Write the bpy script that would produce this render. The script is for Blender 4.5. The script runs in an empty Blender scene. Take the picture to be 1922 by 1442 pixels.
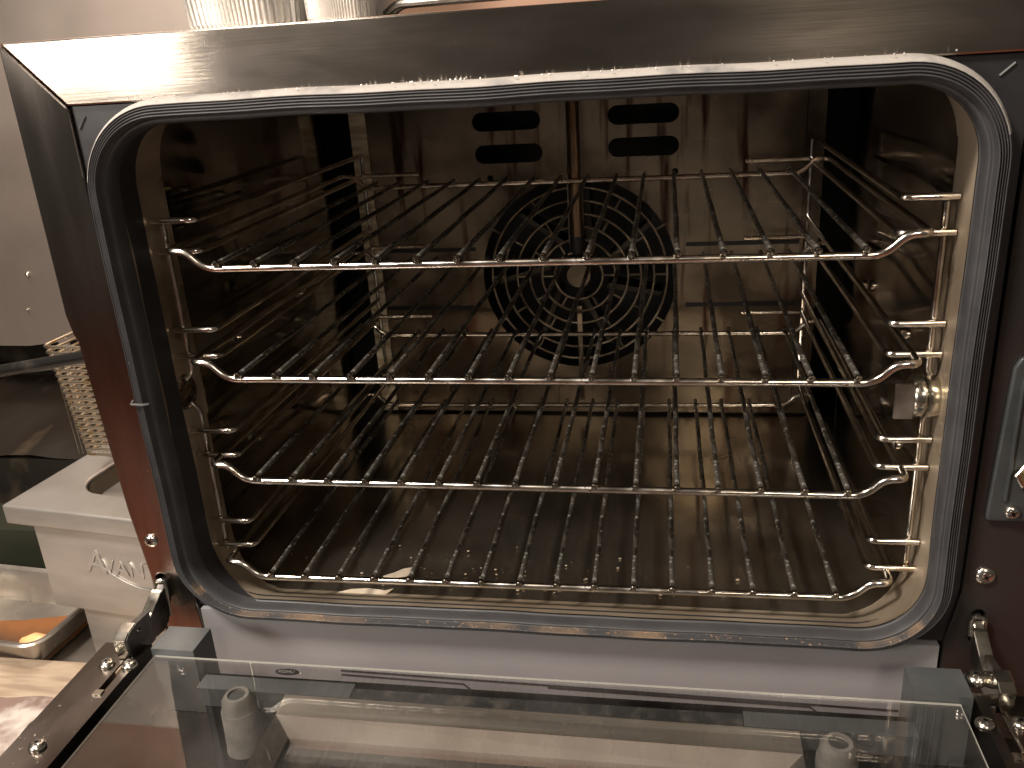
import bpy, bmesh, math, random
from mathutils import Vector, Matrix
random.seed(7)
R = math.radians
S = bpy.context.scene
C = S.collection

# ------------------------------------------------------------------ camera
cam = bpy.data.objects.new('camera', bpy.data.cameras.new('camera'))
C.objects.link(cam); S.camera = cam
cam.location = (0.0919, -0.5509, 0.3704)
cam.rotation_euler = (R(69.118), R(3.423), R(9.334))
cam.data.sensor_width = 36; cam.data.lens = 1656.13/1922*36
cam.data.clip_start = .01; cam.data.clip_end = 60

# ------------------------------------------------------------------ world: dim warm kitchen all around
W = bpy.data.worlds.new('World'); S.world = W; W.use_nodes = True
nt = W.node_tree; bg = nt.nodes['Background']
tc = nt.nodes.new('ShaderNodeTexCoord'); sp = nt.nodes.new('ShaderNodeSeparateXYZ')
rp = nt.nodes.new('ShaderNodeValToRGB'); mr = nt.nodes.new('ShaderNodeMapRange')
nt.links.new(tc.outputs['Generated'], sp.inputs[0]); nt.links.new(sp.outputs['Z'], mr.inputs['Value'])
mr.inputs['From Min'].default_value = -1; mr.inputs['From Max'].default_value = 1
nt.links.new(mr.outputs[0], rp.inputs[0])
el = rp.color_ramp.elements
el[0].position = 0.0; el[0].color = (.10, .055, .04, 1)
el[1].position = 1.0; el[1].color = (.16, .13, .10, 1)
for p, c in ((.36, (.07, .042, .032, 1)), (.45, (.10, .088, .076, 1)), (.60, (.10, .09, .08, 1)), (.8, (.10, .08, .065, 1))):
    e = el.new(p); e.color = c
mx_ = nt.nodes.new('ShaderNodeMapRange'); nt.links.new(sp.outputs['X'], mx_.inputs['Value'])   # the lit quarry tiles lie to the left
mx_.inputs['From Min'].default_value = .05; mx_.inputs['From Max'].default_value = -.5
mz_ = nt.nodes.new('ShaderNodeMapRange'); nt.links.new(sp.outputs['Z'], mz_.inputs['Value'])
mz_.inputs['From Min'].default_value = -.24; mz_.inputs['From Max'].default_value = -.50
mm_ = nt.nodes.new('ShaderNodeMath'); mm_.operation = 'MULTIPLY'; nt.links.new(mx_.outputs[0], mm_.inputs[0]); nt.links.new(mz_.outputs[0], mm_.inputs[1])
mc_ = nt.nodes.new('ShaderNodeMix'); mc_.data_type = 'RGBA'; nt.links.new(mm_.outputs[0], mc_.inputs['Factor'])
nt.links.new(rp.outputs[0], mc_.inputs[6]); mc_.inputs[7].default_value = (1.2, .42, .27, 1)
nt.links.new(mc_.outputs[2], bg.inputs['Color']); bg.inputs['Strength'].default_value = .62

# ------------------------------------------------------------------ lamps
def area(name, loc, target, size, power, col, shape='DISK', size_y=None):
    l = bpy.data.lights.new(name, 'AREA'); l.shape = shape; l.size = size
    if size_y: l.size_y = size_y
    l.energy = power; l.color = col
    o = bpy.data.objects.new(name, l); C.objects.link(o); o.location = loc
    o.rotation_euler = (Vector(target)-Vector(loc)).to_track_quat('-Z', 'Y').to_euler()
    return o
area('ceiling_lamp', (-.80, -.84, 1.72), (0, 0, .15), .38, 74, (1, .875, .765))
area('trim_glare_lamp', (-1.06, -1.10, .63), (-.25, 0, .37), .46, 12, (1, .89, .79), 'RECTANGLE', .26)  # added low lamp, placed for its glare on the top trim
area('aisle_ceiling_lamp', (.66, -2.60, 1.90), (.15, .2, .05), .50, 22, (1, .84, .66))
area('far_ceiling_lamp', (-.95, .30, 1.5), (-.68, .42, 0), .35, 30, (1, .86, .74))

S.view_settings.view_transform = 'Standard'; S.view_settings.look = 'None'
S.view_settings.exposure = 0; S.view_settings.gamma = 1
S.cycles.max_bounces = 10; S.cycles.glossy_bounces = 6; S.cycles.transparent_max_bounces = 12

# ------------------------------------------------------------------ materials
def mat(name, col, metal=0., rough=.5, col2=None, scale=30, stretch=(1, 1, 1), lo=.4, hi=.6, detail=4,
        rvar=0., bump=0., bscale=None, bstretch=None, aniso=0., tangent=None, spec=.5, coat=0., speck=None, speck_scale=200, speck_amt=.64, col3=None, scale3=5, lo3=.5, hi3=.6, st3=(1,1,1)):
    m = bpy.data.materials.new(name); m.use_nodes = True; n = m.node_tree; b = n.nodes['Principled BSDF']; L = n.links.new
    b.inputs['Base Color'].default_value = (*col, 1); b.inputs['Metallic'].default_value = metal
    b.inputs['Roughness'].default_value = rough; b.inputs['Specular IOR Level'].default_value = spec
    b.inputs['Coat Weight'].default_value = coat
    t = n.nodes.new('ShaderNodeTexCoord')
    def noise(sc, st, det=4):
        mp = n.nodes.new('ShaderNodeMapping'); mp.inputs['Scale'].default_value = st; L(t.outputs['Object'], mp.inputs[0])
        no = n.nodes.new('ShaderNodeTexNoise'); no.inputs['Scale'].default_value = sc; no.inputs['Detail'].default_value = det
        L(mp.outputs[0], no.inputs['Vector']); return no.outputs['Fac']
    def ramp(src, a, c):
        r = n.nodes.new('ShaderNodeMapRange'); r.inputs['From Min'].default_value = a; r.inputs['From Max'].default_value = c
        L(src, r.inputs['Value']); return r.outputs[0]
    cur = None
    def mix(f, c1, c2):
        x = n.nodes.new('ShaderNodeMix'); x.data_type = 'RGBA'; L(f, x.inputs['Factor'])
        if isinstance(c1, tuple): x.inputs[6].default_value = (*c1, 1)
        else: L(c1, x.inputs[6])
        x.inputs[7].default_value = (*c2, 1); return x.outputs[2]
    cur = col
    if col2: cur = mix(ramp(noise(scale, stretch, detail), lo, hi), cur, col2)
    if col3: cur = mix(ramp(noise(scale3, st3, 6), lo3, hi3), cur, col3)
    if speck: cur = mix(ramp(noise(speck_scale, (1, 1, 1), 2), speck_amt, speck_amt+.04), cur, speck)
    if not isinstance(cur, tuple): L(cur, b.inputs['Base Color'])
    if rvar:
        r = n.nodes.new('ShaderNodeMapRange'); r.inputs['From Min'].default_value = .35; r.inputs['From Max'].default_value = .65
        r.inputs['To Min'].default_value = max(.02, rough-rvar); r.inputs['To Max'].default_value = rough+rvar
        L(noise(scale*.7, stretch), r.inputs['Value']); L(r.outputs[0], b.inputs['Roughness'])
    if bump:
        bp = n.nodes.new('ShaderNodeBump'); bp.inputs['Strength'].default_value = bump; bp.inputs['Distance'].default_value = .001
        L(noise(bscale or scale, bstretch or stretch), bp.inputs['Height']); L(bp.outputs[0], b.inputs['Normal'])
    if aniso:
        b.inputs['Anisotropic'].default_value = aniso
        v = n.nodes.new('ShaderNodeCombineXYZ')
        for i in range(3): v.inputs[i].default_value = (tangent or (1, 0, 0))[i]
        L(v.outputs[0], b.inputs['Tangent'])
    return m

M = {}
M['trim'] = mat('brushed_stainless_trim', (.50, .45, .40), 1, .17, (.40, .36, .31), 14, (1, 1, 4), rvar=.02, aniso=.88, tangent=(0, 0, 1), bump=.05, bscale=90, bstretch=(.3, 1, 8), speck=(.8, .75, .68), speck_scale=420, speck_amt=.74)
M['trimv'] = mat('brushed_stainless_side', (.44, .40, .36), 1, .25, (.36, .32, .285), 10, (6, 1, 1), rvar=.04, aniso=.9, tangent=(1, 0, 0), bump=.04, bscale=90, bstretch=(8, 1, .3), speck=(.8, .75, .68), speck_scale=420, speck_amt=.74)
M['body'] = mat('oven_body_steel', (.35, .32, .29), 1, .4)
M['plastic'] = mat('dark_face_plastic', (.018, .018, .020), 0, .35, rvar=.08, scale=40)
M['lavender'] = mat('pale_grey_lacquer', (.235, .238, .250), 0, .4, (.215, .218, .230), 9)
M['rubber'] = mat('ribbed_silicone_seal', (.029, .0295, .032), 0, .55, (.038, .0385, .041), 40, (1, 1, 1), rvar=.08, bump=.1, bscale=260, speck=(.25, .23, .20), speck_scale=800, speck_amt=.76)
M['rubberblack'] = mat('black_inner_seal', (.012, .012, .014), 0, .5)
M['ledge_lit'] = mat('lit_dusty_seal_ledge', (.29, .275, .255), 0, .85, (.12, .12, .122), 30, (1, 1, 1), .52, .72, bump=.3, bscale=300)  # pale tone paints overhead light onto the dusty upper ledge
M['crumb'] = mat('brown_baked_dirt', (.029, .0295, .032), 0, .6, (.17, .115, .07), 17, (1, 1, 6), lo=.46, hi=.66, bump=.5, bscale=400, speck=(.20, .13, .08), speck_scale=420, speck_amt=.64)
M['liner'] = mat('stained_oven_steel', (.50, .42, .32), .66, .38, (.26, .20, .13), 14, (1, 1, 1), .46, .72, rvar=.12, bump=.12, bscale=70, speck=(.55, .46, .33), speck_scale=160, speck_amt=.71)
M['sidewall'] = mat('browned_side_steel', (.40, .36, .31), .98, .10, (.22, .19, .155), 16, (1, 1, 2), .40, .66, rvar=.07, bump=.02, bscale=50)
M['floor'] = mat('browned_floor_steel', (.58, .52, .43), .97, .21, (.34, .29, .22), 11, (1, 1, 1), .42, .66, rvar=.08, bump=.02, bscale=30, speck=(.55, .5, .4), speck_scale=120, speck_amt=.735)
M['back'] = mat('stained_fan_panel_steel', (.40, .335, .255), .78, .27, (.10, .078, .056), 7, (1, 1, 1), .42, .58, rvar=.12, bump=.15, bscale=50, col3=(.07, .03, .018), scale3=38, st3=(1.6, 1, .14), lo3=.56, hi3=.66, speck=(.6, .48, .30), speck_scale=95, speck_amt=.735)
M['nearblack'] = mat('near_black_recess', (.008, .008, .009), 0, .6)  # near-black colour for the rear gaps and the panel bars
M['flange_lit'] = mat('lit_steel_flange', (.95, .88, .70), .0, .4, (.60, .48, .32), 20, (1, 1, 7), .4, .6, bump=.4, bscale=40, bstretch=(1, 1, 5))  # bright base colour carries the reflected light on the left flange
M['guard'] = mat('fan_guard_wire_steel', (.36, .31, .24), .75, .40, (.18, .14, .10), 40)
M['hub'] = mat('fan_hub_steel', (.30, .26, .20), .8, .45, (.18, .15, .11), 40)
M['fan'] = mat('fan_blade_steel', (.085, .075, .065), .9, .42)
M['chrome'] = mat('chromed_wire', (.75, .725, .69), 1, .17, (.52, .47, .40), 60, rvar=.07, speck=(.22, .15, .09), speck_scale=160, speck_amt=.72)
M['oldwire'] = mat('greasy_rack_wire', (.21, .195, .17), .75, .34, (.05, .04, .03), 60, (1, .3, 1), .40, .55, rvar=.12, bump=.5, bscale=320, speck=(.62, .63, .58), speck_scale=330, speck_amt=.60)
M['zinc'] = mat('zinc_plated_steel', (.62, .59, .52), 1, .2, (.42, .40, .34), 50, rvar=.08)
M['zincdark'] = mat('dark_hinge_steel', (.16, .15, .14), .9, .35, (.09, .085, .08), 60, rvar=.1)  # darker steel for the left hinge and small fittings
M['screw'] = mat('screw_steel', (.68, .64, .58), 1, .22)
M['hole'] = mat('dark_opening', (.004, .004, .004), 0, .8)
M['door'] = mat('dark_door_steel', (.13, .113, .10), 1, .30, (.085, .073, .065), 7, (3, 1, 1), .38, .66, rvar=.1, bump=.05, bscale=40, speck=(.6, .53, .45), speck_scale=260, speck_amt=.72)
M['pan'] = mat('cloudy_door_pan', (.065, .06, .057), 1, .27, (.24, .22, .20), 5, (2.2, 1, 1), .52, .74, rvar=.08, bump=.06, bscale=30)
M['bar'] = mat('pale_aluminium_bar', (.62, .58, .52), .92, .34, (.50, .45, .39), 20, (.3, 5, 5), rvar=.08, bump=.1, bscale=60, bstretch=(.2, 6, 6))
M['barface'] = mat('dusty_bar_face', (.29, .26, .225), .3, .55, (.25, .22, .19), 30, speck=(.15, .13, .11), speck_scale=180, speck_amt=.74)
M['holder'] = mat('grey_green_plastic', (.060, .065, .066), 0, .42, (.048, .052, .053), 30)
M['holderdark'] = mat('black_plastic_strip', (.02, .021, .022), 0, .4, (.07, .065, .06), 90, (1, 1, 1), .5, .7)
M['post'] = mat('dusty_rubber_post', (.15, .14, .125), 0, .8, (.10, .095, .085), 60, bump=.2, bscale=300)
M['postdark'] = mat('post_socket', (.03, .032, .03), 0, .6)
M['glassedge'] = mat('green_glass_edge', (.42, .42, .38), 0, .15, coat=.5)
M['print'] = mat('black_printed_line', (.012, .011, .016), 0, .4)
M['foil'] = mat('crinkled_foil', (.90, .88, .85), .85, .33, bump=.8, bscale=60)
M['fryer'] = mat('satin_fryer_steel', (.45, .43, .40), .75, .36, (.38, .36, .335), 8, (1, 1, 4), rvar=.05, bump=.04, bscale=60, bstretch=(.4, .4, 6), speck=(.40, .35, .29), speck_scale=300, speck_amt=.75)
M['fryerin'] = mat('fryer_well_steel', (.15, .13, .095), .8, .4)
M['basket'] = mat('bright_basket_wire', (.80, .72, .58), 1, .25, (.7, .5, .28), 70, lo=.55, hi=.65)
M['black'] = mat('black_handle', (.008, .0075, .007), 0, .28, (.03, .027, .023), 40, (1, 1, 1), .55, .75, spec=.3)
M['grease'] = mat('greasy_black_steel', (.025, .022, .018), .6, .35, (.12, .095, .065), 9, (1.5, 1, 1), .54, .74, rvar=.12, bump=.6, bscale=40)
M['splash'] = mat('steel_splash_panel', (.33, .285, .25), .9, .46, (.27, .235, .205), 4, rvar=.08, bump=.08, bscale=200, bstretch=(1, 1, 1), speck=(.6, .5, .42), speck_scale=160, speck_amt=.76)
M['wall'] = mat('brown_kitchen_wall', (.34, .205, .135), 0, .5, (.29, .175, .12), 3)
M['counter'] = mat('steel_worktop', (.45, .41, .36), .8, .38, (.36, .32, .28), 6)
M['wood'] = mat('worn_wooden_board', (.36, .285, .21), 0, .6, (.24, .18, .125), 12, (1, 6, 1), bump=.2)
M['paper'] = mat('stained_tray_paper', (.42, .385, .35), 0, .6, (.17, .115, .095), 26, (1, 1, 1), .42, .60, detail=8, bump=.4, bscale=60)
M['pansteel'] = mat('shiny_pan_steel', (.66, .62, .56), .9, .30, (.52, .48, .43), 20, rvar=.05)
M['sauce'] = mat('orange_sauce', (.19, .080, .03), 0, .25, (.09, .05, .03), 9)
M['food'] = mat('pale_orange_food', (.72, .38, .16), 0, .45, (.8, .5, .26), 30)
M['white'] = mat('white_cutting_board', (.70, .68, .66), 0, .5)
M['green'] = mat('dark_green_bin_plastic', (.012, .015, .008), 0, .5)
M['brass'] = mat('brass_pin', (.55, .42, .22), 1, .28)
M['contact'] = mat('grey_contact_plate', (.024, .028, .029), 0, .33, (.032, .036, .037), 40, rvar=.08)

def pane_mat():
    m = bpy.data.materials.new('clear_door_glass'); m.use_nodes = True; n = m.node_tree; L = n.links.new
    n.nodes.remove(n.nodes['Principled BSDF']); out = n.nodes['Material Output']
    tr = n.nodes.new('ShaderNodeBsdfTransparent'); tr.inputs[0].default_value = (.95, .95, .945, 1)
    gl = n.nodes.new('ShaderNodeBsdfGlossy'); gl.inputs['Roughness'].default_value = .015; gl.inputs['Color'].default_value = (1, 1, 1, 1)
    df = n.nodes.new('ShaderNodeBsdfDiffuse'); df.inputs[0].default_value = (.5, .48, .45, 1)
    ge = n.nodes.new('ShaderNodeNewGeometry'); dt = n.nodes.new('ShaderNodeVectorMath'); dt.operation = 'DOT_PRODUCT'
    L(ge.outputs['Incoming'], dt.inputs[0]); L(ge.outputs['Normal'], dt.inputs[1])
    def mth(op, a, b=None):
        q = n.nodes.new('ShaderNodeMath'); q.operation = op
        for k, x in enumerate((a, b)):
            if x is None: continue
            if isinstance(x, float): q.inputs[k].default_value = x
            else: L(x, q.inputs[k])
        return q.outputs[0]
    f_ = mth('ADD', mth('MULTIPLY', mth('POWER', mth('SUBTRACT', 1., mth('ABSOLUTE', dt.outputs['Value'])), 5.), .95), .085)
    mx = n.nodes.new('ShaderNodeMixShader'); L(f_, mx.inputs[0]); L(tr.outputs[0], mx.inputs[1]); L(gl.outputs[0], mx.inputs[2])
    t = n.nodes.new('ShaderNodeTexCoord'); no = n.nodes.new('ShaderNodeTexNoise'); no.inputs['Scale'].default_value = 8; no.inputs['Detail'].default_value = 8
    L(t.outputs['Object'], no.inputs['Vector']); r = n.nodes.new('ShaderNodeMapRange')
    r.inputs['From Min'].default_value = .4; r.inputs['From Max'].default_value = .75; r.inputs['To Min'].default_value = .003; r.inputs['To Max'].default_value = .04
    L(no.outputs['Fac'], r.inputs['Value'])
    m2 = n.nodes.new('ShaderNodeMixShader'); L(r.outputs[0], m2.inputs[0]); L(mx.outputs[0], m2.inputs[1]); L(df.outputs[0], m2.inputs[2])
    L(m2.outputs[0], out.inputs['Surface']); return m
M['pane'] = pane_mat()

# ------------------------------------------------------------------ helpers
def thing(name, label, cat, loc=(0, 0, 0), rotz=0, group=None):
    o = bpy.data.objects.new(name, None); C.objects.link(o); o.location = loc; o.rotation_euler = (0, 0, rotz)
    o.empty_display_size = .05
    tag(o, label, cat, group); return o
def tag(o, label=None, cat=None, group=None, kind=None):
    if label: o['label'] = label
    if cat: o['category'] = cat
    if group: o['group'] = group
    if kind: o['kind'] = kind
    return o
def link(name, me, parent=None, loc=(0, 0, 0), rot=(0, 0, 0)):
    o = bpy.data.objects.new(name, me); C.objects.link(o); o.location = loc; o.rotation_euler = rot
    if parent: o.parent = parent
    return o
def obj(name, bm, m, parent=None, smooth=False, bevel=0, seg=2, loc=(0, 0, 0), rot=(0, 0, 0), recalc=True):
    if bevel: bmesh.ops.bevel(bm, geom=[e for e in bm.edges if len(e.link_faces) == 2 and e.calc_face_angle(0) > .5], offset=bevel, segments=seg, profile=.6, affect='EDGES')
    if recalc: bmesh.ops.recalc_face_normals(bm, faces=bm.faces)
    me = bpy.data.meshes.new(name); bm.to_mesh(me); bm.free()
    for mm in (m if isinstance(m, (list, tuple)) else [m]): me.materials.append(mm)
    if smooth:
        me.polygons.foreach_set('use_smooth', [True]*len(me.polygons))
        if smooth != 'all': me.set_sharp_from_angle(angle=R(40))
    return link(name, me, parent, loc, rot)
def BM(): return bmesh.new()
def box(bm, x0, x1, y0, y1, z0, z1, mi=0):
    v = [bm.verts.new((x, y, z)) for x in (x0, x1) for y in (y0, y1) for z in (z0, z1)]
    for q in ((0, 1, 3, 2), (4, 6, 7, 5), (0, 4, 5, 1), (2, 3, 7, 6), (0, 2, 6, 4), (1, 5, 7, 3)):
        bm.faces.new([v[i] for i in q]).material_index = mi
    return bm
def fillet(pts, r, n=5):
    out = [Vector(pts[0])]
    for i in range(1, len(pts)-1):
        a, p, b = Vector(pts[i-1]), Vector(pts[i]), Vector(pts[i+1])
        d1 = (a-p); d2 = (b-p); rr = min(r, d1.length*.49, d2.length*.49)
        s = p+d1.normalized()*rr; e = p+d2.normalized()*rr
        for k in range(n+1):
            t = k/n; out.append(s*(1-t)**2+p*2*t*(1-t)+e*t*t)
    out.append(Vector(pts[-1])); return out
def tube(bm, pts, r, seg=10, closed=False, cap=True, dome=0, mi=0):
    pts = [Vector(p) for p in pts]; n = len(pts)
    tan = []
    for i in range(n):
        a = pts[i-1] if (i or closed) else pts[0]; b = pts[(i+1) % n] if (i < n-1 or closed) else pts[-1]
        tan.append((b-a).normalized())
    up = Vector((0, 0, 1)) if abs(tan[0].z) < .9 else Vector((1, 0, 0))
    u = tan[0].cross(up).normalized(); rings = []
    for i in range(n):
        if i:
            u = (u-tan[i]*u.dot(tan[i])).normalized()
        w = tan[i].cross(u)
        rr = r(i/(n-1)) if callable(r) else r
        rings.append([bm.verts.new(pts[i]+(u*math.cos(2*math.pi*k/seg)+w*math.sin(2*math.pi*k/seg))*rr) for k in range(seg)])
    for i in range(n if closed else n-1):
        A, B = rings[i], rings[(i+1) % n]
        for k in range(seg): bm.faces.new((A[k], A[(k+1) % seg], B[(k+1) % seg], B[k])).material_index = mi
    if cap and not closed:
        for ring, p, t, s in ((rings[0], pts[0], tan[0], -1), (rings[-1], pts[-1], tan[-1], 1)):
            rr = r(0 if s < 0 else 1) if callable(r) else r
            c = bm.verts.new(p+t*s*rr*.55)
            for k in range(seg): bm.faces.new((ring[k], ring[(k+1) % seg], c)).material_index = mi
    return bm
def lathe(bm, prof, axis='Z', center=(0, 0, 0), seg=24, mi=0):
    """prof: list of (radius, height)"""
    c = Vector(center); rings = []
    for r, h in prof:
        ring = []
        for k in range(seg):
            a = 2*math.pi*k/seg; x, y = r*math.cos(a), r*math.sin(a)
            v = {'Z': (x, y, h), 'Y': (x, h, y), 'X': (h, x, y)}[axis]
            ring.append(bm.verts.new(c+Vector(v)))
        rings.append(ring)
    for i in range(len(rings)-1):
        for k in range(seg): bm.faces.new((rings[i][k], rings[i][(k+1) % seg], rings[i+1][(k+1) % seg], rings[i+1][k])).material_index = mi
    for ring in (rings[0], rings[-1]):
        bm.faces.new(ring).material_index = mi
    return bm
def plate(outer, holes, axis, a, b):
    """flat plate with holes: 2-D loops, extruded along axis from a to b"""
    bm = BM(); es = []
    def P(u, v, w): return {'Y': (u, w, v), 'Z': (u, v, w), 'X': (w, u, v)}[axis]
    for lp in [outer]+holes:
        vs = [bm.verts.new(P(u, v, a)) for u, v in lp]
        es += [bm.edges.new((vs[i], vs[(i+1) % len(vs)])) for i in range(len(vs))]
    bmesh.ops.triangle_fill(bm, edges=es, use_beauty=True)
    d = Vector(P(0, 0, b))-Vector(P(0, 0, a))
    g = bmesh.ops.extrude_face_region(bm, geom=list(bm.faces))
    bmesh.ops.translate(bm, verts=[v for v in g['geom'] if isinstance(v, bmesh.types.BMVert)], vec=d)
    return bm
def circ(cx, cy, r, n=32, a0=0, a1=2*math.pi):
    return [(cx+r*math.cos(a0+(a1-a0)*k/n), cy+r*math.sin(a0+(a1-a0)*k/n)) for k in range(n)]
def pill(cx, cy, w, h, n=10):
    """stadium loop, long along the larger side"""
    pts = []
    if w >= h:
        r = h/2; l = w/2-r
        for k in range(n+1): a = -math.pi/2+math.pi*k/n; pts.append((cx+l+r*math.cos(a), cy+r*math.sin(a)))
        for k in range(n+1): a = math.pi/2+math.pi*k/n; pts.append((cx-l+r*math.cos(a), cy+r*math.sin(a)))
    else:
        r = w/2; l = h/2-r
        for k in range(n+1): a = math.pi*k/n; pts.append((cx+r*math.cos(a), cy+l+r*math.sin(a)))
        for k in range(n+1): a = math.pi+math.pi*k/n; pts.append((cx+r*math.cos(a), cy-l+r*math.sin(a)))
    return pts
def rrect(x0, x1, z0, z1, r, n=10):
    """rounded rectangle loop, returned as (point, outward normal)"""
    out = []
    for cx, cz, a0 in ((x1-r, z1-r, 0), (x0+r, z1-r, 90), (x0+r, z0+r, 180), (x1-r, z0+r, 270)):
        for k in range(n+1):
            a = R(a0+90*k/n); nx, nz = math.cos(a), math.sin(a)
            out.append(((cx+r*nx, cz+r*nz), (nx, nz)))
    return out
def sweep_rect(bm, prof, loop, mats=None, wob=None, shape=None):
    """prof: list of (outward offset, y); loop from rrect"""
    # densify straight runs so wobble/bump has vertices
    L = []
    for i in range(len(loop)):
        (p, n), (q, m) = loop[i], loop[(i+1) % len(loop)]
        d = math.hypot(q[0]-p[0], q[1]-p[1]); k = max(1, int(d/.012))
        for j in range(k):
            t = j/k; L.append(((p[0]*(1-t)+q[0]*t, p[1]*(1-t)+q[1]*t), (n[0]*(1-t)+m[0]*t, n[1]*(1-t)+m[1]*t)))
    rows = []
    for i, (p, n) in enumerate(L):
        w = wob(p) if wob else 0
        pr = [shape(j, o, y, n) for j, (o, y) in enumerate(prof)] if shape else prof
        rows.append([bm.verts.new((p[0]+n[0]*(o+w), y, p[1]+n[1]*(o+w))) for o, y in pr])
    for i in range(len(rows)):
        A, B = rows[i], rows[(i+1) % len(rows)]
        for j in range(len(prof)-1):
            f = bm.faces.new((A[j], A[j+1], B[j+1], B[j]))
            if mats: f.material_index = mats(j, L[i][0], L[i][1])
    return bm
def text_mesh(txt, size, depth, mirror=False, shear=0):
    cu = bpy.data.curves.new('lettering', 'FONT'); cu.body = txt; cu.size = size; cu.extrude = depth; cu.shear = shear
    cu.bevel_depth = depth*.4; cu.bevel_resolution = 1
    o = bpy.data.objects.new('tmp', cu); C.objects.link(o)
    dg = bpy.context.evaluated_depsgraph_get(); me = bpy.data.meshes.new_from_object(o.evaluated_get(dg))
    bpy.data.objects.remove(o)
    if mirror:
        for v in me.vertices: v.co.x = -v.co.x
        me.flip_normals()
    return me

# ================================================================== SETTING
tag(obj('counter', box(BM(), -2.2, 1.6, -.30, 1.25, -.42, -.36), M['counter'], bevel=.003), kind='structure')
tag(obj('wall', box(BM(), -3.0, 2.2, 1.10, 1.2, -1.0, 2.4), M['wall']), kind='structure')
tag(obj('floor', box(BM(), -4, 4, -4, 1.2, -1.05, -1.0), mat('quarry_tile', (.34, .115, .07), 0, .5)), kind='structure')

# ================================================================== THE OVEN
oven = thing('combi_oven', 'stainless countertop convection oven with its door lowered and four wire racks inside', 'oven')

# --- outer body (hollow: sides, top, bottom, rear)
bm = BM()
box(bm, -.3175, -.3155, 0, .60, -.14, .392); box(bm, .3355, .3375, 0, .60, -.14, .392)
box(bm, -.3155, .3355, 0, .60, .390, .392); box(bm, -.3155, .3355, 0, .60, -.14, -.138); box(bm, -.3155, .3355, .598, .60, -.138, .390)
obj('body', bm, M['body'], oven)
for x in (-.27, .29):
    for y in (.05, .55):
        obj('foot', lathe(BM(), [(.02, -.359), (.022, -.35), (.016, -.33), (.016, -.14)], center=(x, y, 0)), M['body'], oven, smooth=True)

# --- mitred trim
FY = -.020
obj('top_trim', plate([(-.3195, .392), (-.2822, .3525), (.283, .3525), (.340, .392)], [], 'Y', FY, -.001), M['trim'], oven, bevel=.0012)
slotL = pill(-.2938, -.0062, .0088, .026); slotR = pill(.2955, -.0070, .0090, .026)
obj('left_trim', plate([(-.3202, .3917), (-.2826, .3518), (-.2826, .30), (-.272, .02), (-.2672, -.045), (-.2672, -.13), (-.2985, -.13), (-.2985, -.036), (-.3085, .06), (-.3155, .196), (-.3175, .2), (-.3200, .215)], [slotL], 'Y', FY-.0005, -.0015), M['trimv'], oven, bevel=.0012)
obj('right_trim', plate([(.3405, .3917), (.2840, .3518), (.2830, .02), (.2765, -.02), (.2765, -.13), (.3405, -.13)], [slotR], 'Y', FY-.0005, -.0015), mat('shaded_side_steel', (.018, .0165, .016), .2, .30, (.023, .0195, .018), 10, rvar=.08, speck=(.2, .16, .14), speck_scale=500, speck_amt=.76), oven, bevel=.0012)  # near-black base colour paints the shade and dark surroundings this trim mirrors
for s, cx in ((-1, -.2938), (1, .2955)):
    obj('slot_recess', box(BM(), cx-.011, cx+.011, -.0008, .03, -.03, .02), M['hole'], oven)
# inner face behind the seal
bm = plate([(-.2818, -.022), (-.2818, .3518), (.2828, .3518), (.2828, -.022)], [[p for p, n in rrect(-.268, .268, -.020, .345, .05)]], 'Y', -.0170, -.004)
obj('seal_plate', bm, M['plastic'], oven)
for a, b in (((-.2790, .338), (-.2735, .3455)), ((.2665, .3408), (.2735, .3470))):
    v = Vector((b[0]-a[0], 0, b[1]-a[1])); c = Vector((a[0], -.0172, a[1]))
    obj('corner_clip_mark', tube(BM(), [c, c+v], .0009, 6), M['holder'], oven)
# lower front panel
obj('lower_panel', box(BM(), -.2665, .2742, FY, -.002, -.13, -.0245), M['lavender'], oven, bevel=.0012)
def strip(p, q, w, name='printed_line'):
    p = Vector((p[0], 0, p[1])); q = Vector((q[0], 0, q[1])); d = (q-p).normalized(); n = Vector((-d.z, 0, d.x))*w/2
    bm = BM(); y = FY-.0004
    v = [bm.verts.new((c.x, yy, c.z)) for yy in (y, FY-.0001) for c in (p-n, q-n, q+n, p+n)]
    for f in ((0, 1, 2, 3), (7, 6, 5, 4), (0, 4, 5, 1), (1, 5, 6, 2), (2, 6, 7, 3), (3, 7, 4, 0)): bm.faces.new([v[i] for i in f])
    obj(name, bm, M['print'], oven)
strip((-.158, -.0755), (.2527, -.0808), .0016)
strip((-.158, -.0795), (-.0604, -.0812), .0014); strip((-.0606, -.0811), (-.0525, -.0885), .0014)
strip((.0046, -.0797), (.1934, -.0822), .0014); strip((.1932, -.0821), (.2010, -.0885), .0014)
bm = BM()
for i in range(150): box(bm, -.165+i*.0026, -.1636+i*.0026, FY-.0004, FY-.0001, -.0892, -.0886)
tag(obj('dotted_line', bm, M['print'], oven), kind='stuff')

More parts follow.
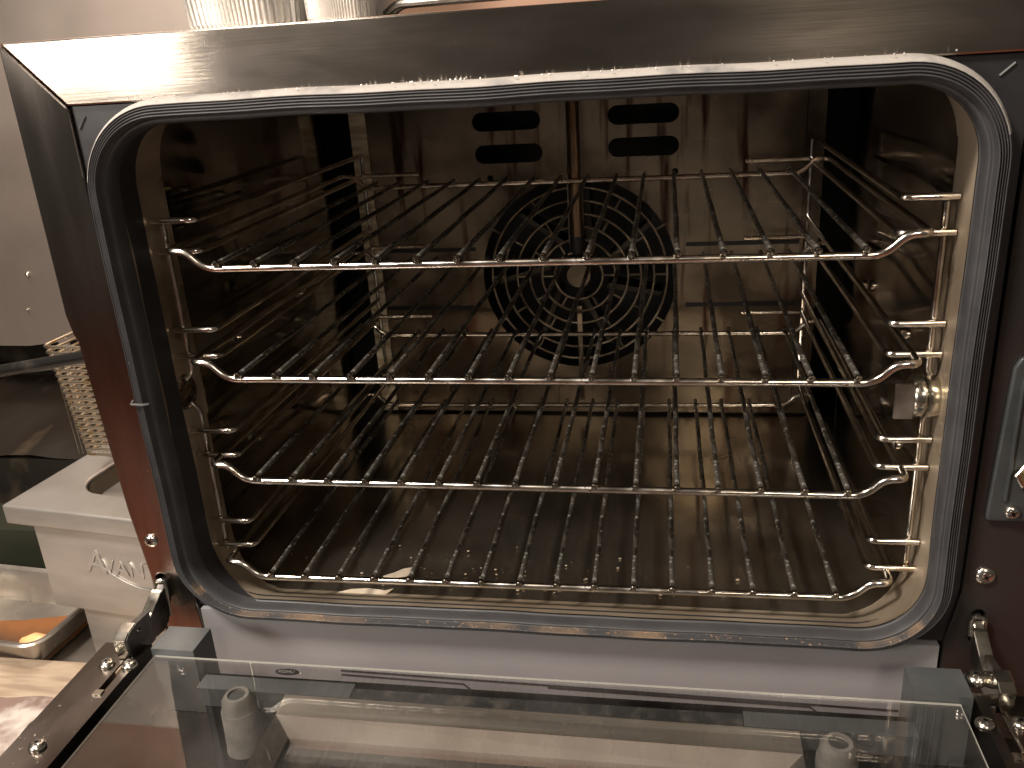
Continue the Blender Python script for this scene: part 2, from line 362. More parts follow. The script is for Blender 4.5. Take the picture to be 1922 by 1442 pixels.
# --- seal (gasket)
g = []
base = [(.0, .004), (.0, -.016), (.0002, -.021), (.0004, -.0250), (.0014, -.0285), (.0026, -.0296), (.0036, -.0288), (.0044, -.0300)]
for i in range(4):
    o = .0052+i*.0017; q = i*.0007
    g += [(o-.0002, -.0345+q), (o+.0004, -.0354+q), (o+.0008, -.0348+q), (o+.0010, -.0330+q), (o+.0014, -.0334+q)]
g += [(.0120, -.0330), (.0126, -.0327), (.0146, -.0292), (.0157, -.0250), (.0160, -.0210), (.0160, -.0172)]
prof = base+g
nb, ng = len(base), len(g)
def gm(j, p, n):
    if j < 1: return 1
    if j >= nb+ng-6 and n[1] > .25: return 2
    if n[1] < -.3 and nb-3 <= j <= nb+1: return 3
    return 0
loop = rrect(-.2612, .2612, -.0152, .3390, .043, 16)
wob = lambda p: .0004*math.sin(p[0]*31+p[1]*17)+.0002*math.sin(p[0]*83-p[1]*57)
def seal_shape(j, o, y, n):
    if n[1] < 0: o *= 1-.42*n[1]*n[1]
    o *= 1-.08*abs(n[0])
    if j == 0: y = -.0175+.0215*max(0, -n[0])
    return o, y
obj('door_seal', sweep_rect(BM(), prof, loop, gm, wob, seal_shape), [M['rubber'], M['rubberblack'], M['ledge_lit'], M['crumb']], oven, smooth='all')
# seal joint on the left
obj('seal_joint', tube(BM(), [(-.2765, -.030, .1550), (-.2745, -.0355, .1548), (-.266, -.0362, .1545), (-.262, -.034, .1545)], .0009, 8), M['holder'], oven, smooth=True)

# --- cavity liner
lip = [(.0006, -.0170), (.0012, -.0150), (.0048, -.0060), (.0100, .0060), (.0165, .0180), (.0200, .0240), (.0215, .0275), (.0218, .0290)]
def lip_shape(j, o, y, n):
    f = .34 if n[1] > -.2 else .34+.60*n[1]*n[1]
    if y > 0: y *= 1+.7*n[0]*n[0]
    return o*f, y
bm = sweep_rect(BM(), lip, rrect(-.2612, .2612, -.0154, .3390, .043, 12), shape=lip_shape)
obj('liner_lip', bm, M['liner'], oven, smooth='all')
X = .2690; Z0 = -.0350; Z1 = .352; YB = .36
def wallgrid(p, du, dv, nu, nv, wobf):
    bm = BM(); p = Vector(p); du = Vector(du); dv = Vector(dv)
    g = [[bm.verts.new(p+du*i/nu+dv*j/nv+wobf(i/nu, j/nv)) for j in range(nv+1)] for i in range(nu+1)]
    for i in range(nu):
        for j in range(nv): bm.faces.new((g[i][j], g[i+1][j], g[i+1][j+1], g[i][j+1]))
    return bm
obj('cavity_wall', wallgrid((-X, .046, Z0), (0, YB-.046, 0), (0, 0, Z1-Z0), 12, 12, lambda u, v: Vector((.0012*math.sin(u*9+v*7), 0, 0))), M['sidewall'], oven, smooth='all', recalc=False)
obj('cavity_wall', wallgrid((X, .046, Z0), (0, YB-.046, 0), (0, 0, Z1-Z0), 12, 12, lambda u, v: Vector((.0012*math.sin(u*8+v*6), 0, 0))), M['sidewall'], oven, smooth='all', recalc=False)
obj('cavity_floor', wallgrid((-.31, .027, Z0), (.62, 0, 0), (0, .46, 0), 20, 16, lambda u, v: Vector((0, 0, .0007*math.sin(u*11+v*5)*math.sin(v*9)))), M['floor'], oven, smooth='all', recalc=False)
obj('cavity_ceiling', wallgrid((-.31, .027, Z1), (.62, 0, 0), (0, .46, 0), 2, 2, lambda u, v: Vector((0, 0, 0))), M['sidewall'], oven, recalc=False)
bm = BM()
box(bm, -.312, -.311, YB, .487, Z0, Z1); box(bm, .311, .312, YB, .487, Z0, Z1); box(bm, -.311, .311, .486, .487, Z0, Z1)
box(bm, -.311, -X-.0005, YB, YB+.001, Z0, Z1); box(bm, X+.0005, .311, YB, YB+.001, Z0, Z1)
obj('rear_recess', bm, M['nearblack'], oven)
# front corner fillets of the floor/wall joint
# --- rear fan panel
FXC, FZC, FR = -.004, .131, .107; PY = .400
holes = [circ(FXC, FZC, FR, 48)]
for cx, cz in ((-.0745, .265), (-.0755, .2985), (.0675, .2665), (.0675, .299)): holes.append(pill(cx, cz, .073, .0195))
holes += [circ(-.096, .240, .0035, 10), (circ(.100, .240, .0035, 10))]
obj('fan_panel', plate([(-.229, Z0+.003), (.229, Z0+.003), (.229, Z1-.004), (-.229, Z1-.004)], holes, 'Y', PY, PY+.0015), M['back'], oven)
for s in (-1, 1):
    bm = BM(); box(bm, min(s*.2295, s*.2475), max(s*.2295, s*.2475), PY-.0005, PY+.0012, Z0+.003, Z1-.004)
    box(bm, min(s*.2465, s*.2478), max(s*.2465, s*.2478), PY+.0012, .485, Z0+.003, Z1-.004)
    obj('panel_flange', bm, M['flange_lit'] if s < 0 else M['back'], oven)
for z in (.096, .163): # dark bars painting the rack rail shadows on the panel
    for a, b in ((-.228, -.118), (.112, .228)): obj('rail_shadow_bar', box(BM(), a, b, PY-.0006, PY+.0004, z-.0022, z+.0022), M['nearblack'], oven, bevel=.0004, seg=1)
# --- fan behind the panel
bm = BM()
for k in range(7):
    a = 2*math.pi*k/7+.35; c = Vector((FXC, .445, FZC)); d = Vector((math.cos(a), 0, math.sin(a))); t = Vector((-d.z, 0, d.x))
    p = [c+d*.035-t*.004, c+d*.090+t*.018, c+d*.092+t*.024, c+d*.035+t*.003]
    lo = [bm.verts.new(q+Vector((0, .018, 0))) for q in p]; hi = [bm.verts.new(q-Vector((0, .018, 0))) for q in p]
    for i in range(4): bm.faces.new((lo[i], lo[(i+1) % 4], hi[(i+1) % 4], hi[i]))
    bm.faces.new(hi); bm.faces.new(lo[::-1])
fan = obj('fan_wheel', bm, M['fan'], oven)
lathe_b = lathe(BM(), [(.013, PY-.002), (.015, PY+.001), (.015, .43), (.017, .433)], 'Y', (FXC, 0, FZC), 28)
obj('fan_hub', lathe_b, M['hub'], oven, smooth=True)
# guard
guard = obj('fan_guard', box(BM(), FXC-.0026, FXC+.0026, PY-.0045, PY-.003, Z0+.02, FZC-.034), M['sidewall'], oven, bevel=.0005)
radii = [.0265, .0405, .0545, .0685, .0825, .0965]
for r in radii:
    bm = BM(); tube(bm, [(FXC+r*math.cos(2*math.pi*k/56), PY-.001, FZC+r*math.sin(2*math.pi*k/56)) for k in range(56)], .00145, 6, closed=True)
    obj('guard_ring', bm, M['guard'], guard, smooth='all')
for i in range(len(radii)):
    r0 = radii[i]; r1 = radii[i+1] if i < 5 else .109
    n = 6
    for k in range(n):
        a = 2*math.pi*k/n+(math.pi/n if i % 2 else 0)+.0
        d = Vector((math.cos(a), 0, math.sin(a))); c = Vector((FXC, PY-.001, FZC))
        obj('guard_spoke', tube(BM(), [c+d*r0, c+d*r1], .0013, 5), M['guard'], guard)
# steam tube
tb = obj('steam_tube', tube(BM(), [(FXC+.0002, .3855, .352), (FXC+.0015, .3855, .172)], .0066, 16), mat('rust_brown_tube', (.33, .22, .14), .9, .33, (.18, .11, .065), 40, (1, 1, .3)), oven, smooth=True)
obj('tube_tip', lathe(BM(), [(.0045, .158), (.0078, .162), (.0082, .174), (.0072, .178)], 'Z', (FXC+.0015, .3855, 0), 16), M['rubberblack'], tb, smooth=True)
for sx in (-.0075, .0078): obj('tube_bracket', box(BM(), FXC+sx-.0006, FXC+sx+.0006, .388, PY-.0005, .165, .345), M['sidewall'], tb)

# --- rack supports
LOW = [.2500, .1718, .0915, .0125]; UPP = [.2718, .1922, .1120, .0340]
for s in (-1, 1):
    bm = BM()
    px = .2585
    if s > 0: post = [(px, .021, .268), (px, .021, .158), (px+.008, .021, .150), (px+.008, .021, .135), (px, .021, .127), (px, .021, .006)]
    else: post = [(-px, .021, .268), (-px, .021, .158), (-px-.008, .021, .150), (-px-.008, .021, .135), (-px, .021, .127), (-px, .021, .006)]
    tube(bm, fillet(post, .004), .0022, 10)
    sup = obj('rack_support', bm, M['chrome'], oven, smooth=True)
    obj('rear_post', tube(BM(), [(s*.2335, .3865, .270), (s*.2335, .3865, .004)], .0019, 8), M['chrome'], sup, smooth=True)
    for k in range(4):
        for z, low in ((UPP[k], 0), (LOW[k], 1)):
            pts = [(s*.2640, .0165, z), (s*.2315, .0165, z), (s*.2315, .381, z)]
            if low: pts += [(s*.2315, .3815, z), (s*.170, .3815, z)]
            else: pts += [(s*.2325, .384, z)]
            obj('rung', tube(BM(), fillet(pts, .006, 5), .0024, 10), M['chrome'], sup, smooth=True)
# knob with clip plate on the right, round fixing on the left
kb = obj('support_knob', lathe(BM(), [(.006, .2480), (.0128, .2485), (.0140, .2500), (.0140, .2545), (.0118, .2552), (.0118, .2562), (.0140, .2568), (.0146, .2590), (.0140, .2640), (.0105, .2685), (.007, .2700)], 'X', (0, .018, .1425), 28), M['zinc'], oven, smooth=True)
obj('clip_plate', box(BM(), .2370, .2485, .0075, .0100, .1305, .1540), mat('dull_clip_plate', (.17, .15, .13), .55, .35, (.12, .10, .085), 60), kb, bevel=.0008)
obj('support_knob', lathe(BM(), [(.006, -.2630), (.0128, -.2635), (.0142, -.2655), (.0142, -.268), (.0125, -.2690), (.012, -.2745)], 'X', (0, .018, .1425), 28), M['sidewall'], oven, smooth=True)
# wall bolts
for s in (-1, 1):
    for y, z in ((.12, .152), (.26, .152), (.12, .06), (.26, .06)):
        obj('wall_bolt', lathe(BM(), [(.0035, s*.2635), (.005, s*.2655), (.005, s*.2685)], 'X', (0, y, z), 10), M['chrome'], oven, smooth=True)

# --- screws
def screw(x, y, z, axis, r=.0062, parent=None, h=.0028, name='screw', m='screw'):
    s = -1 if axis == 'Y' else 1
    prof = [(r*1.0, 0), (r*1.02, s*h*.35), (r*.86, s*h*.75), (r*.5, s*h*.98), (r*.16, s*h*1.02)]
    o = obj(name, lathe(BM(), prof, axis, (x, y, z), 20), M[m], parent or oven, smooth=True)
    bm = BM(); q = .0009; l = r*.52; t = s*h*.78; e = s*h*1.08
    for rot in (.5, .5+math.pi/2):
        c, sn = math.cos(rot), math.sin(rot)
        vs = []
        for w in (t, e):
            for a, b in ((-l, -q), (l, -q), (l, q), (-l, q)):
                u, v = a*c-b*sn, a*sn+b*c
                vs.append(bm.verts.new((x+u, y+w, z+v) if axis == 'Y' else (x+u, y+v, z+w)))
        for f in ((0, 1, 2, 3), (7, 6, 5, 4), (0, 4, 5, 1), (1, 5, 6, 2), (2, 6, 7, 3), (3, 7, 4, 0)): bm.faces.new([vs[i] for i in f])
    obj('screw_cross', bm, M['zincdark'], o)
    return o
screw(-.2947, FY-.0006, .0362, 'Y', .0050)
screw(.2957, FY-.0006, .0328, 'Y', .0060)

# --- right hand contact plate
lp = [(.2895, .078), (.2905, .0745), (.340, .0745), (.340, .1850), (.3010, .1850), (.2960, .1830), (.2930, .1770)]
cp = obj('contact_plate', plate(lp, [], 'Y', FY-.0045, FY-.0004), M['contact'], oven, bevel=.0022, seg=4, smooth=True)
bm = BM(); tube(bm, fillet([(.2990, FY-.0048, .0900), (.2992, FY-.0048, .170), (.3035, FY-.0048, .1765), (.335, FY-.0048, .1765)], .006), .0014, 8)
obj('plate_rib', bm, M['contact'], cp, smooth=True)
screw(.3038, FY-.0048, .0820, 'Y', .0046, cp)
bm = BM(); lathe(bm, [(.0098, FY-.0046), (.0098, FY-.0085), (.0088, FY-.0092)], 'Y', (.3105, 0, .1090), 6)
nut = obj('hex_nut', bm, M['zinc'], cp, bevel=.0005, seg=1)
obj('nut_pin', lathe(BM(), [(.0064, FY-.009), (.0064, FY-.0105), (.0040, FY-.0115), (.0036, FY-.017), (.002, FY-.018)], 'Y', (.3105, 0, .1090), 16), M['brass'], nut, smooth=True)

# ------------------------------------------------------------------ hinges
def slab(pts, x0, x1): return plate([(y, z) for y, z in pts], [], 'X', x0, x1)
def hinge(s):
    if s < 0: x0, x1 = -.2965, -.2875
    else: x0, x1 = .2895, .2985
    h = obj('hinge', slab([(-.0245, .0010), (-.0292, -.0030), (-.0333, -.0040), (-.0406, -.0082), (-.0478, -.0120), (-.0560, -.0150), (-.0600, -.0190), (-.0560, -.0262), (-.0470, -.0318), (-.0380, -.0330), (-.0290, -.0300), (-.0262, -.0200), (-.0245, -.0100)], x0+.0015, x1-.0015), M['zincdark'] if s < 0 else M['zinc'], oven, bevel=.0006)
    # bright rolled upper edge
    bm = slab([(-.0300, -.0010), (-.0330, -.0018), (-.0400, -.0058), (-.0475, -.0098), (-.0565, -.0132), (-.0570, -.0148), (-.0478, -.0116), (-.0404, -.0076), (-.0334, -.0036)], x0-.0005, x1-.0008)
    obj('hinge_edge', bm, M['zinc'], h, bevel=.0006)
    # lower link: flat plate with a pin hole
    pts = [(-.0520, -.0050), (-.0600, -.0042), (-.0690, -.0035), (-.0790, -.0050), (-.0840, -.0080), (-.0815, -.0240), (-.0700, -.0300), (-.0520, -.0300), (-.0500, -.0200), (-.0535, -.0130)]
    lk = obj('hinge_link', plate(pts, [circ(-.0685, -.0105, .0022, 14)], 'X', x0+.0045 if s < 0 else x0+.0008, x1+.0006 if s < 0 else x1-.0035), M['zincdark'] if s < 0 else M['zinc'], oven, bevel=.0005)
    obj('link_edge', slab([(-.0700, -.0022), (-.0795, -.0038), (-.0855, -.0072), (-.0835, -.0240), (-.0815, -.0240), (-.0838, -.0082), (-.0790, -.0052), (-.0700, -.0036)], x0-.0005, x1), M['zinc'], lk, bevel=.0004)
    # U clip hooked in the slot
    cx = (x0+x1)/2
    obj('hinge_hook', tube(BM(), fillet([(cx-.004, -.026, -.010), (cx-.004, -.0255, .0035), (cx+.004, -.0255, .0035), (cx+.004, -.028, -.026)], .0025), .0015, 8), M['zinc'], oven, smooth=True)
    obj('slot_tongue', box(BM(), cx-.0032, cx+.0032, -.024, .01, -.014, .0015), M['zincdark'], oven, bevel=.0006)
    return h
hinge(-1); hinge(1)
# small spring bar down the right slot
obj('spring_bar', tube(BM(), [(.2925, -.088, -.0195), (.2925, -.1185, -.0205)], .0009, 6), M['zinc'], oven)
screw(.2855, -.0560, -.0232, 'Z', .0066, h=.006, name='pivot_bolt')

# ------------------------------------------------------------------ the lowered door
ZD = -.0245
dslotL = pill(-.2900, -.0985, .0050, .047); dslotR = pill(.2900, -.0985, .0052, .047)
bm = plate([(-.3185, -.066), (-.2815, -.066), (-.2815, -.50), (-.3185, -.50)], [dslotL], 'Z', ZD-.0015, ZD)
door = obj('door_frame', bm, M['door'], oven)
door['label'] = 'dark steel door frame lying open in front of the oven'
obj('side_rail', plate([(.3185, -.066), (.2815, -.066), (.2815, -.50), (.3185, -.50)], [dslotR], 'Z', ZD-.0015, ZD), M['door'], door)
for s in (-1, 1):
    bm = BM(); box(bm, min(s*.3175, s*.3190), max(s*.3175, s*.3190), -.50, -.066, -.085, ZD-.0017)
    box(bm, min(s*.2810, s*.2822), max(s*.2810, s*.2822), -.50, -.066, -.0745, ZD+.0006)
    box(bm, min(s*.2825, s*.3172), max(s*.2825, s*.3172), -.50, -.066, -.060, -.058)
    obj('rail_channel', bm, M['door'], door)
    obj('slot_end', box(BM(), s*.290-.0030, s*.290+.0030, -.1215, -.1165, ZD-.004, ZD+.0012), M['zinc'], door, bevel=.0005)
# pan floor with the window opening
pan_o = [(-.2808, -.0665), (.2808, -.0665), (.2808, -.50), (-.2808, -.50)]
obj('door_pan', plate(pan_o, [[(-.1555, -.1225), (.1605, -.1225), (.1605, -.47), (-.1555, -.47)]], 'Z', -.0745, -.0725), M['pan'], door)
obj('pan_end', box(BM(), -.2808, .2808, -.0680, -.0665, -.0725, -.046), M['pan'], door)
for x, y in ((-.3013, -.0910), (-.2822-.0015, -.0905), (-.2988, -.1700), (.2795, -.0948), (.2998, -.0928), (.2985, -.170)):
    screw(x, y, ZD+.0002, 'Z', .0056, door, h=.0042)
# window frame of bent aluminium
def quad_prism(pl, name, m):
    """pl: list of (left point, right point) along the section"""
    bm = BM(); a = [bm.verts.new(p) for p, q in pl]; b = [bm.verts.new(q) for p, q in pl]
    n = len(pl)
    for i in range(n-1): bm.faces.new((a[i], a[i+1], b[i+1], b[i]))
    return obj(name, bm, m, door)
wf = quad_prism([((-.1630, -.1005, -.052), (.1725, -.1025, -.052)), ((-.1630, -.1010, -.0305), (.1725, -.1030, -.0305)), ((-.1612, -.1203, -.0300), (.1722, -.1222, -.0300))], 'window_frame_top', M['bar'])
quad_prism([((-.1612, -.1205, -.0300), (.1722, -.1224, -.0300)), ((-.1520, -.1262, -.0440), (.1600, -.1262, -.0440)), ((-.1520, -.1262, -.0520), (.1600, -.1262, -.0520))], 'window_frame_face', M['barface'])
bm = BM()
for s, xa, xb in ((-1, -.1612, -.1520), (1, .1722, .1600)):
    v = [bm.verts.new(p) for p in ((xa, -.1205 if s < 0 else -.1224, -.0300), (xb, -.1262, -.0440), (xb, -.47, -.0440), (xa, -.476, -.0300))]
    bm.faces.new(v)
    v = [bm.verts.new(p) for p in ((xa, -.1205 if s < 0 else -.1224, -.0300), (xa, -.476, -.0300), (xa-.002*-s, -.476, -.0725), (xa-.002*-s, -.1010, -.0725))]
    bm.faces.new(v)
obj('window_frame_side', bm, M['zincdark'], door)
obj('outer_glass', box(BM(), -.1560, .1640, -.470, -.1270, -.0500, -.0470), M['pane'], door)
# holders behind the window frame
obj('glass_holder', box(BM(), -.2290, -.1180, -.1000, -.0860, -.046, -.0310), M['holder'], door, bevel=.001)
obj('glass_holder', box(BM(), .1400, .2420, -.1010, -.0880, -.046, -.0310), M['holder'], door, bevel=.001)
obj('seal_strip', box(BM(), -.1370, .1395, -.0995, -.0900, -.045, -.0315), M['holderdark'], door, bevel=.001)
obj('strip_edge', box(BM(), -.1370, .1395, -.1004, -.0997, -.040, -.0330), M['bar'], door)
# corner blocks
for x0, x1 in ((-.2728, -.2400), (.2438, .2775)):
    obj('corner_block', box(BM(), x0, x1, -.0790, -.0525, -.0715, -.0172), M['holder'], door, bevel=.0012)
# stand-off posts
for x, y in ((-.1955, -.1065), (.1938, -.1120)):
    p = obj('standoff_post', lathe(BM(), [(.0135, -.0724), (.0130, -.0700), (.0122, -.0400), (.0118, -.0395), (.0112, -.0385), (.0106, -.0320), (.0082, -.0285), (.0060, -.0283), (.0055, -.0330)], 'Z', (x, y, 0), 24), M['post'], door, smooth=True)
    obj('post_socket', lathe(BM(), [(.0056, -.0300), (.0052, -.0296)], 'Z', (x, y, 0), 16), M['postdark'], p)
# inner glass
bm = plate([(-.2705, -.480), (.2705, -.480), (.2705, -.0795), (-.2705, -.0795)], [], 'Z', -.0238, -.0222)
bmesh.ops.recalc_face_normals(bm, faces=bm.faces)
for f in bm.faces:
    f.normal_update(); f.material_index = 0 if abs(f.normal.z) > .5 else 1
obj('inner_glass', bm, [M['pane'], M['glassedge']], door)
# oval maker's badge, seen from its back so that it reads mirrored
ov = obj('badge', plate([(-.1680+.0088*math.cos(a), -.0835+.0030*math.sin(a)) for a in [2*math.pi*k/32 for k in range(32)]], [], 'Z', -.0268, -.0262), M['print'], door)
me = text_mesh('UNOX', .0040, .00008, mirror=True); me.materials.append(M['bar'])
t = link('badge_lettering', me, ov, (-.1628, -.0850, -.0260))

# ================================================================== RACKS
wire_mesh = None
def wire_me(n=3):
    ms = []
    for v in range(n):
        bm = BM(); random.seed(v)
        L0, L1 = -.0035, .3565
        pts = [(.0002*math.sin(k*1.3+v), L0+(L1-L0)*k/14, .0002*math.sin(k*.9+v)) for k in range(15)]
        tube(bm, pts, .00195, 8)
        me = bpy.data.meshes.new('bar'); bm.to_mesh(me); bm.free(); me.materials.append(M['oldwire'])
        me.polygons.foreach_set('use_smooth', [True]*len(me.polygons)); me.set_sharp_from_angle(angle=R(40)); ms.append(me)
    return ms
WM = wire_me()
def node_me():
    bm = BM(); lathe(bm, [(.0012, -.0062), (.0022, -.0056), (.0025, -.0046), (.0025, -.0030), (.0021, -.0016)], 'Y', (0, 0, 0), 12)
    me = bpy.data.meshes.new('weld'); bm.to_mesh(me); bm.free(); me.materials.append(M['chrome'])
    me.polygons.foreach_set('use_smooth', [True]*len(me.polygons)); return me
ND = node_me()
def frame_me():
    D = .3526; r = .0027; zr = -.0042; zh = .0085; xo = .2462
    P = [(-xo, 0, zh), (-.2330, 0, zh), (-.2205, 0, zr), (.2205, 0, zr), (.2330, 0, zh), (xo, 0, zh), (xo, D, zh), (.2330, D, zh), (.2205, D, zr), (-.2205, D, zr), (-.2330, D, zh), (-xo, D, zh)]
    # closed loop: start in the middle of the front rail
    Q = [(0, 0, zr)]+P[3:]+P[:3]+[(0, 0, zr)]
    pts = fillet(Q, .0085, 5)[:-1]
    out = []
    for i, p in enumerate(pts):
        out.append(p)
    bm = BM(); tube(bm, out, r, 12, closed=True)
    bmesh.ops.recalc_face_normals(bm, faces=bm.faces)
    me = bpy.data.meshes.new('rack_frame'); bm.to_mesh(me); bm.free(); me.materials.append(M['chrome'])
    me.polygons.foreach_set('use_smooth', [True]*len(me.polygons)); return me
FM = frame_me()
RK = [(.2450, 0, .0019, -.0012, 'topmost wire rack of the four, level with the fan top'),
      (.1634, .0008, -.0046, -.0022, 'second wire rack from the top, level with the middle of the fan'),
      (.0824, .0008, -.0022, -.0003, 'third wire rack from the top, just below the round support knob'),
      (.0000, -.0016, .0050, .0044, 'lowest wire rack, just above the shiny oven floor')]
for z, dx, yaw, roll, lab in RK:
    rk = thing('wire_rack', 'chromed '+lab, 'oven rack', (dx, 0, z), 0, 'wire racks stacked in the oven')
    rk.rotation_euler = (0, -roll, yaw)
    link('rack_frame', FM, rk)
    for i in range(16):
        x = (i-7.5)*.028+random.uniform(-.0004, .0004)
        b = link('bar', WM[i % 3], rk, (x, 0, 0)); b.rotation_euler = (random.uniform(-.001, .001), 0, random.uniform(-.002, .002))
        link('weld', ND, b)

# crumbs and flakes on the oven floor
random.seed(3)
def flake(name, c, pts, m, label, cat, h=.0008):
    o = obj(name, plate([(c[0]+x, c[1]+y) for x, y in pts], [], 'Z', Z0+.001, Z0+.001+h), m)
    tag(o, label, cat); return o
fm = mat('pale_food_flake', (.50, .44, .35), 0, .6, (.35, .29, .21), 40)
flake('food_flake', (-.150, .018), [(-.022, .004), (-.010, .010), (.004, .012), (.018, .010), (.024, .013), (.020, .004), (.014, -.002), (-.008, -.003), (-.020, -.001)], fm, 'large pale dried flake on the oven floor before the lowest rack', 'flake')
flake('food_flake', (-.128, .052), [(-.012, -.004), (-.004, .002), (.002, .008), (.009, .011), (.013, .006), (.008, -.002), (-.004, -.006)], fm, 'jagged grey flake on the oven floor behind the lowest rack rail', 'flake')
bm = BM()
for i in range(110):
    x = random.gauss(-.03, .10); y = .034+abs(random.gauss(0, .035)); r = .0003+.0011*random.random()**4
    if abs(x) > .25: continue
    bmesh.ops.create_icosphere(bm, subdivisions=1, radius=r, matrix=Matrix.Translation((x, y, Z0+.0012+r*.3)) @ Matrix.Diagonal((1.4, 1, .5, 1)))
tag(obj('crumbs', bm, fm, smooth=True), 'tiny pale crumbs scattered on the oven floor', 'crumbs', kind='stuff')
bm = BM()
for i in range(60):
    x = random.choice([random.uniform(-.1, .22), random.uniform(-.25, .25)]); r = random.uniform(.0003, .0007)
    bmesh.ops.create_icosphere(bm, subdivisions=1, radius=r, matrix=Matrix.Translation((x, -.0300+random.uniform(-.003, .003), .3552)))
tag(obj('seal_crumbs', bm, M['foil'], smooth=True), 'tiny white crumbs along the top of the door seal', 'crumbs', kind='stuff')

# ================================================================== ON TOP OF THE OVEN
def foil_tray(x0, x1, y0, y1, h, label, m='foil'):
    t = thing('foil_tray', label, 'tray', ((x0+x1)/2, (y0+y1)/2, .3925), 0, None)
    bm = BM(); n = 160; rows = []
    hx, hy = (x1-x0)/2, (y1-y0)/2
    for k, (f, z) in enumerate(((.90, .0), (.92, .004), (.96, h*.6), (1.0, h), (1.05, h+.001), (1.06, h-.002))):
        row = []
        for i in range(n):
            a = 2*math.pi*i/n; c, s = math.cos(a), math.sin(a); p = 6
            rr = (abs(c)**p+abs(s)**p)**(-1/p); w = 1+(.022 if k in (1, 2, 3) else 0)*(1 if i % 2 else -1)
            row.append(bm.verts.new((hx*f*rr*c*w, hy*f*rr*s*w, z)))
        rows.append(row)
    for k in range(5):
        for i in range(n): bm.faces.new((rows[k][i], rows[k][(i+1) % n], rows[k+1][(i+1) % n], rows[k+1][i]))
    bm.faces.new(rows[0][::-1])
    obj('tray_shell', bm, M[m], t)
    return t
foil_tray(-.2350, -.1560, .04, .20, .045, 'silver foil tray at the left end of the oven top, glaring white')
foil_tray(-.1500, -.1020, .05, .16, .045, 'small crinkled foil tray right of the larger one on the oven top')
tg = thing('tongs', 'thin dark steel tongs lying on the oven top beside the foil trays', 'tongs', (0, 0, .3925))
for k, y in enumerate((.080, .094)):
    obj('arm', tube(BM(), fillet([(-.098, y, .004), (-.090, y, .010), (.06, y+.01*k, .012), (.12, .087, .012)], .01), .0026, 8), M['zincdark'], tg, smooth=True)

# ================================================================== LEFT BACKGROUND
# steel splash panel behind the fryer
sp_ = thing('splash_panel', 'large satin steel splash panel on the wall behind the fryer', 'panel', (-.9, .70, 0))
bm = plate([(-.6, -.040), (-.06, -.048), (.10, -.030), (.55, -.03), (.55, .80), (-.6, .80)], [], 'Y', 0, .006); obj('panel_sheet', bm, M['splash'], sp_)
for x, z in ((-.0285, .0743), (-.045, .0150)):
    obj('rivet', lathe(BM(), [(.0045 if z > .05 else .002, -.0003), (.0035 if z > .05 else .0015, -.003), (.0008, -.0045)], 'Y', (x, 0, z), 14), M['screw'], sp_, smooth=True)
# blackened cooker behind the fryer
ck = thing('blackened_cooker', 'grease blackened steel cooker behind the fryer, under the splash panel', 'cooker', (-1.08, .72, -.36))
obj('cooker_back', box(BM(), -.45, .42, .13, .15, 0, .325), M['grease'], ck)
obj('cooker_top', wallgrid((-.45, -.12, .155), (.86, 0, 0), (0, .25, .075), 20, 8, lambda u, v: Vector((0, 0, .004*math.sin(u*30)*math.cos(v*8)))), M['grease'], ck, smooth=True)
obj('cooker_front', box(BM(), -.45, .41, -.12, -.10, 0, .150), M['grease'], ck)
obj('cooker_edge', tube(BM(), [(-.45, .02, .190), (.16, .125, .232)], .0025, 6), M['pansteel'], ck)
tag(obj('green_bin', box(BM(), -1.20, -.80, .48, .56, -.3598, -.27), M['green'], bevel=.006), 'dark green plastic bin standing left of the fryer', 'bin')

# fryer
YW = R(-7.5)
fr = thing('deep_fryer', 'satin steel countertop fryer with raised lettering, standing left of the oven', 'fryer', (-.735, .312, -.13), YW)
W2, D2 = .42, .34
hole = [p for p, n in rrect(.062, .36, .052, .31, .045, 8)]
obj('fryer_top', plate([(0, 0), (W2, 0), (W2, D2), (0, D2)], [hole], 'Z', -.0265, 0), M['fryer'], fr, bevel=.0035, seg=3, smooth=True)
bm = BM(); lw = rrect(.0645, .3575, .0545, .3075, .043, 8)
for (p, n), (q, m) in zip(lw, lw[1:]+lw[:1]):
    v = [bm.verts.new((p[0], p[1], -.003)), bm.verts.new((q[0], q[1], -.003)), bm.verts.new((q[0]-m[0]*.01, q[1]-m[1]*.01, -.14)), bm.verts.new((p[0]-n[0]*.01, p[1]-n[1]*.01, -.14))]
    bm.faces.new(v)
box(bm, .06, .36, .05, .31, -.142, -.140)
bmesh.ops.remove_doubles(bm, verts=bm.verts, dist=.0001)
obj('well', bm, M['fryerin'], fr, smooth='all', recalc=False)
obj('control_box', box(BM(), .030, .40, .012, .33, -.152, -.0268), M['fryer'], fr, bevel=.002)
obj('lower_body', box(BM(), .066, .38, .020, .30, -.2295, -.1523), M['fryer'], fr, bevel=.002)
# lettering AVANTCO in relief, larger first letter
me = text_mesh('A', .048, .0006, shear=.18); me.materials.append(M['fryer'])
link('lettering', me, fr, (.098, .0112, -.0905), (R(90), 0, 0))
me = text_mesh('VANTCO', .031, .0006, shear=.05); me.materials.append(M['fryer'])
link('lettering', me, fr, (.1245, .0112, -.0905), (R(90), 0, 0))
pts = [(.118+.15*t, .0108, -.073-.034*math.sin(math.pi*min(1, t*1.05))**.8) for t in [k/24 for k in range(25)]]
obj('swoosh', tube(BM(), pts, .0011, 6), M['fryer'], fr, smooth=True)

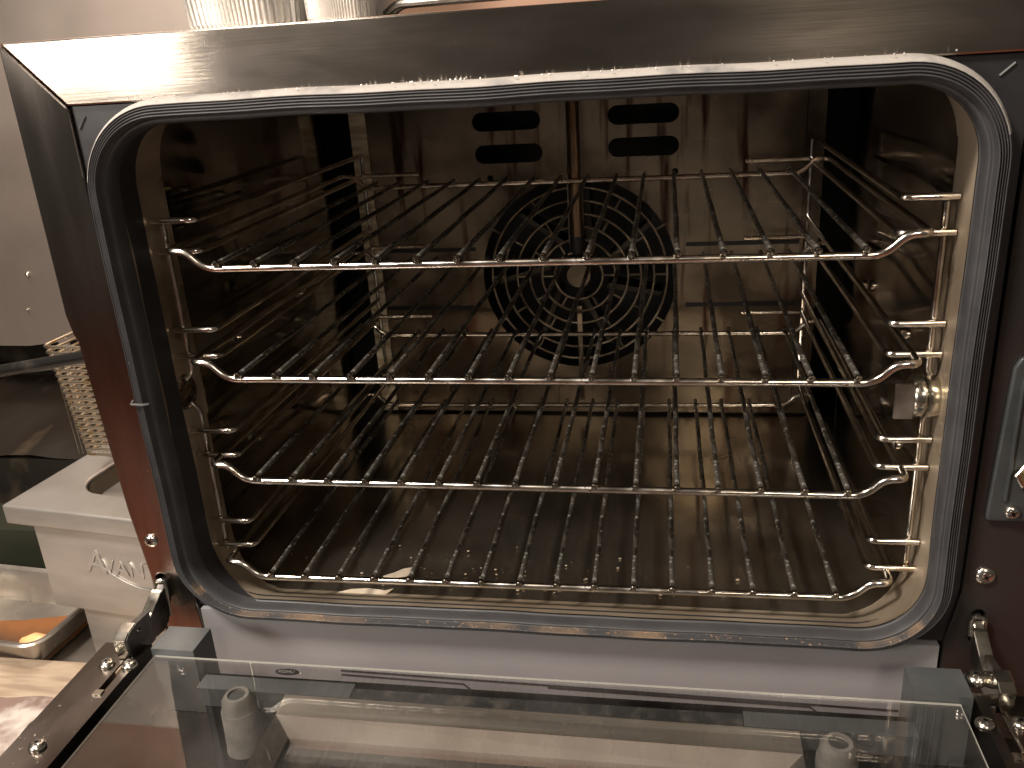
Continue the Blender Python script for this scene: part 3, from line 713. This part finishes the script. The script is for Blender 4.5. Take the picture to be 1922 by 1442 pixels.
# fryer basket
bk = thing('fryer_basket', 'bright wire fryer basket hanging above the fryer well', 'basket', (-.66, .40, 0), YW*.4)
def ring(bm, z, f, r=.0014):
    x0 = -.030+.0125*(1-f)*1.0; hw = .19
    pts = fillet([(x0, .12, z), (x0, 0, z), (x0+hw, 0, z), (x0+hw, .12, z)], .014, 4)
    tube(bm, pts, r, 6)
NR = 20
for k in range(NR):
    f = 1-k/(NR-1); z = -.100+.150*f
    bm = BM(); ring(bm, z, f*1.9-.6, .0022)
    obj('hoop', bm, M['basket'], bk, smooth='all')
bm = BM()
for i in range(30):
    x = -.024+i*.0062
    tube(bm, [(x, .003, .045), (x+.004, .003, -.101)], .0004, 4)
obj('mesh_side', bm, M['guard'], bk)
bm = BM(); box(bm, -.050, -.034, .05, .052, -.06, .045); obj('hanger_plate', bm, M['pansteel'], bk)
hd = obj('handle', tube(BM(), [(-.100, -.155, .0520), (.02, -.150, .0705), (.22, -.150, .104)], .0068, 12), M['black'], bk, smooth=True)

# pan of sauce
pn = thing('steel_pan', 'shallow steel pan with orange sauce beside the fryer', 'pan', (-.83, .350, -.36), R(-5))
lo = rrect(-.150, .125, -.065, .085, .022, 6); bm = BM(); rows = []
for off, z in ((-.016, .006), (-.012, .003), (-.004, .040), (0, .048), (.007, .050), (.009, .047)):
    rows.append([bm.verts.new((p[0]+n[0]*off, p[1]+n[1]*off, z)) for p, n in lo])
for a, b in zip(rows, rows[1:]):
    for i in range(len(a)): bm.faces.new((a[i], a[(i+1) % len(a)], b[(i+1) % len(b)], b[i]))
bm.faces.new(rows[0][::-1])
obj('pan_shell', bm, M['pansteel'], pn, smooth=True)
tag(obj('sauce', plate([(-.140, -.048), (-.128, -.056), (.106, -.056), (.116, -.046), (.117, .045), (.108, .052), (.02, .020), (-.06, .004), (-.140, -.010)], [], 'Z', .0065, .012), M['sauce'], None, loc=(-.83, .350, -.36), rot=(0, 0, R(-5))), 'thin layer of orange sauce in the steel pan', 'sauce')
bm = BM(); bmesh.ops.create_icosphere(bm, subdivisions=3, radius=.016, matrix=Matrix.Diagonal((1.6, .9, .8, 1)))
for v in bm.verts:
    v.co *= 1+.12*math.sin(v.co.x*260)*math.cos(v.co.y*310+1)
tag(obj('food_piece', bm, M['food'], loc=(-.742, .312, -.341), smooth='all'), 'pale orange lump of food in the sauce of the steel pan', 'food')
tag(obj('wooden_board', box(BM(), -1.05, -.60, .170, .285, -.3598, -.345), M['wood'], bevel=.003), 'worn pale wooden board on the counter before the pan', 'board')
bm = wallgrid((-1.0, -.02, -.3435), (.355, 0, 0), (0, .235, 0), 24, 16, lambda u, v: Vector((.006*math.sin(v*14), .004*math.sin(u*22), .0012*math.sin(u*17)*math.sin(v*13))))
g_ = bmesh.ops.extrude_face_region(bm, geom=list(bm.faces)); bmesh.ops.translate(bm, verts=[v for v in g_['geom'] if isinstance(v, bmesh.types.BMVert)], vec=(0, 0, -.0008))
tag(obj('stained_paper', bm, M['paper'], smooth=True), 'stained crumpled paper sheet lying over the wooden board edge', 'paper')
tag(obj('cutting_board', box(BM(), -.33, .14, -.285, .12, -.3598, -.347), M['white'], bevel=.004), 'white plastic cutting board on the counter under the open door', 'cutting board')
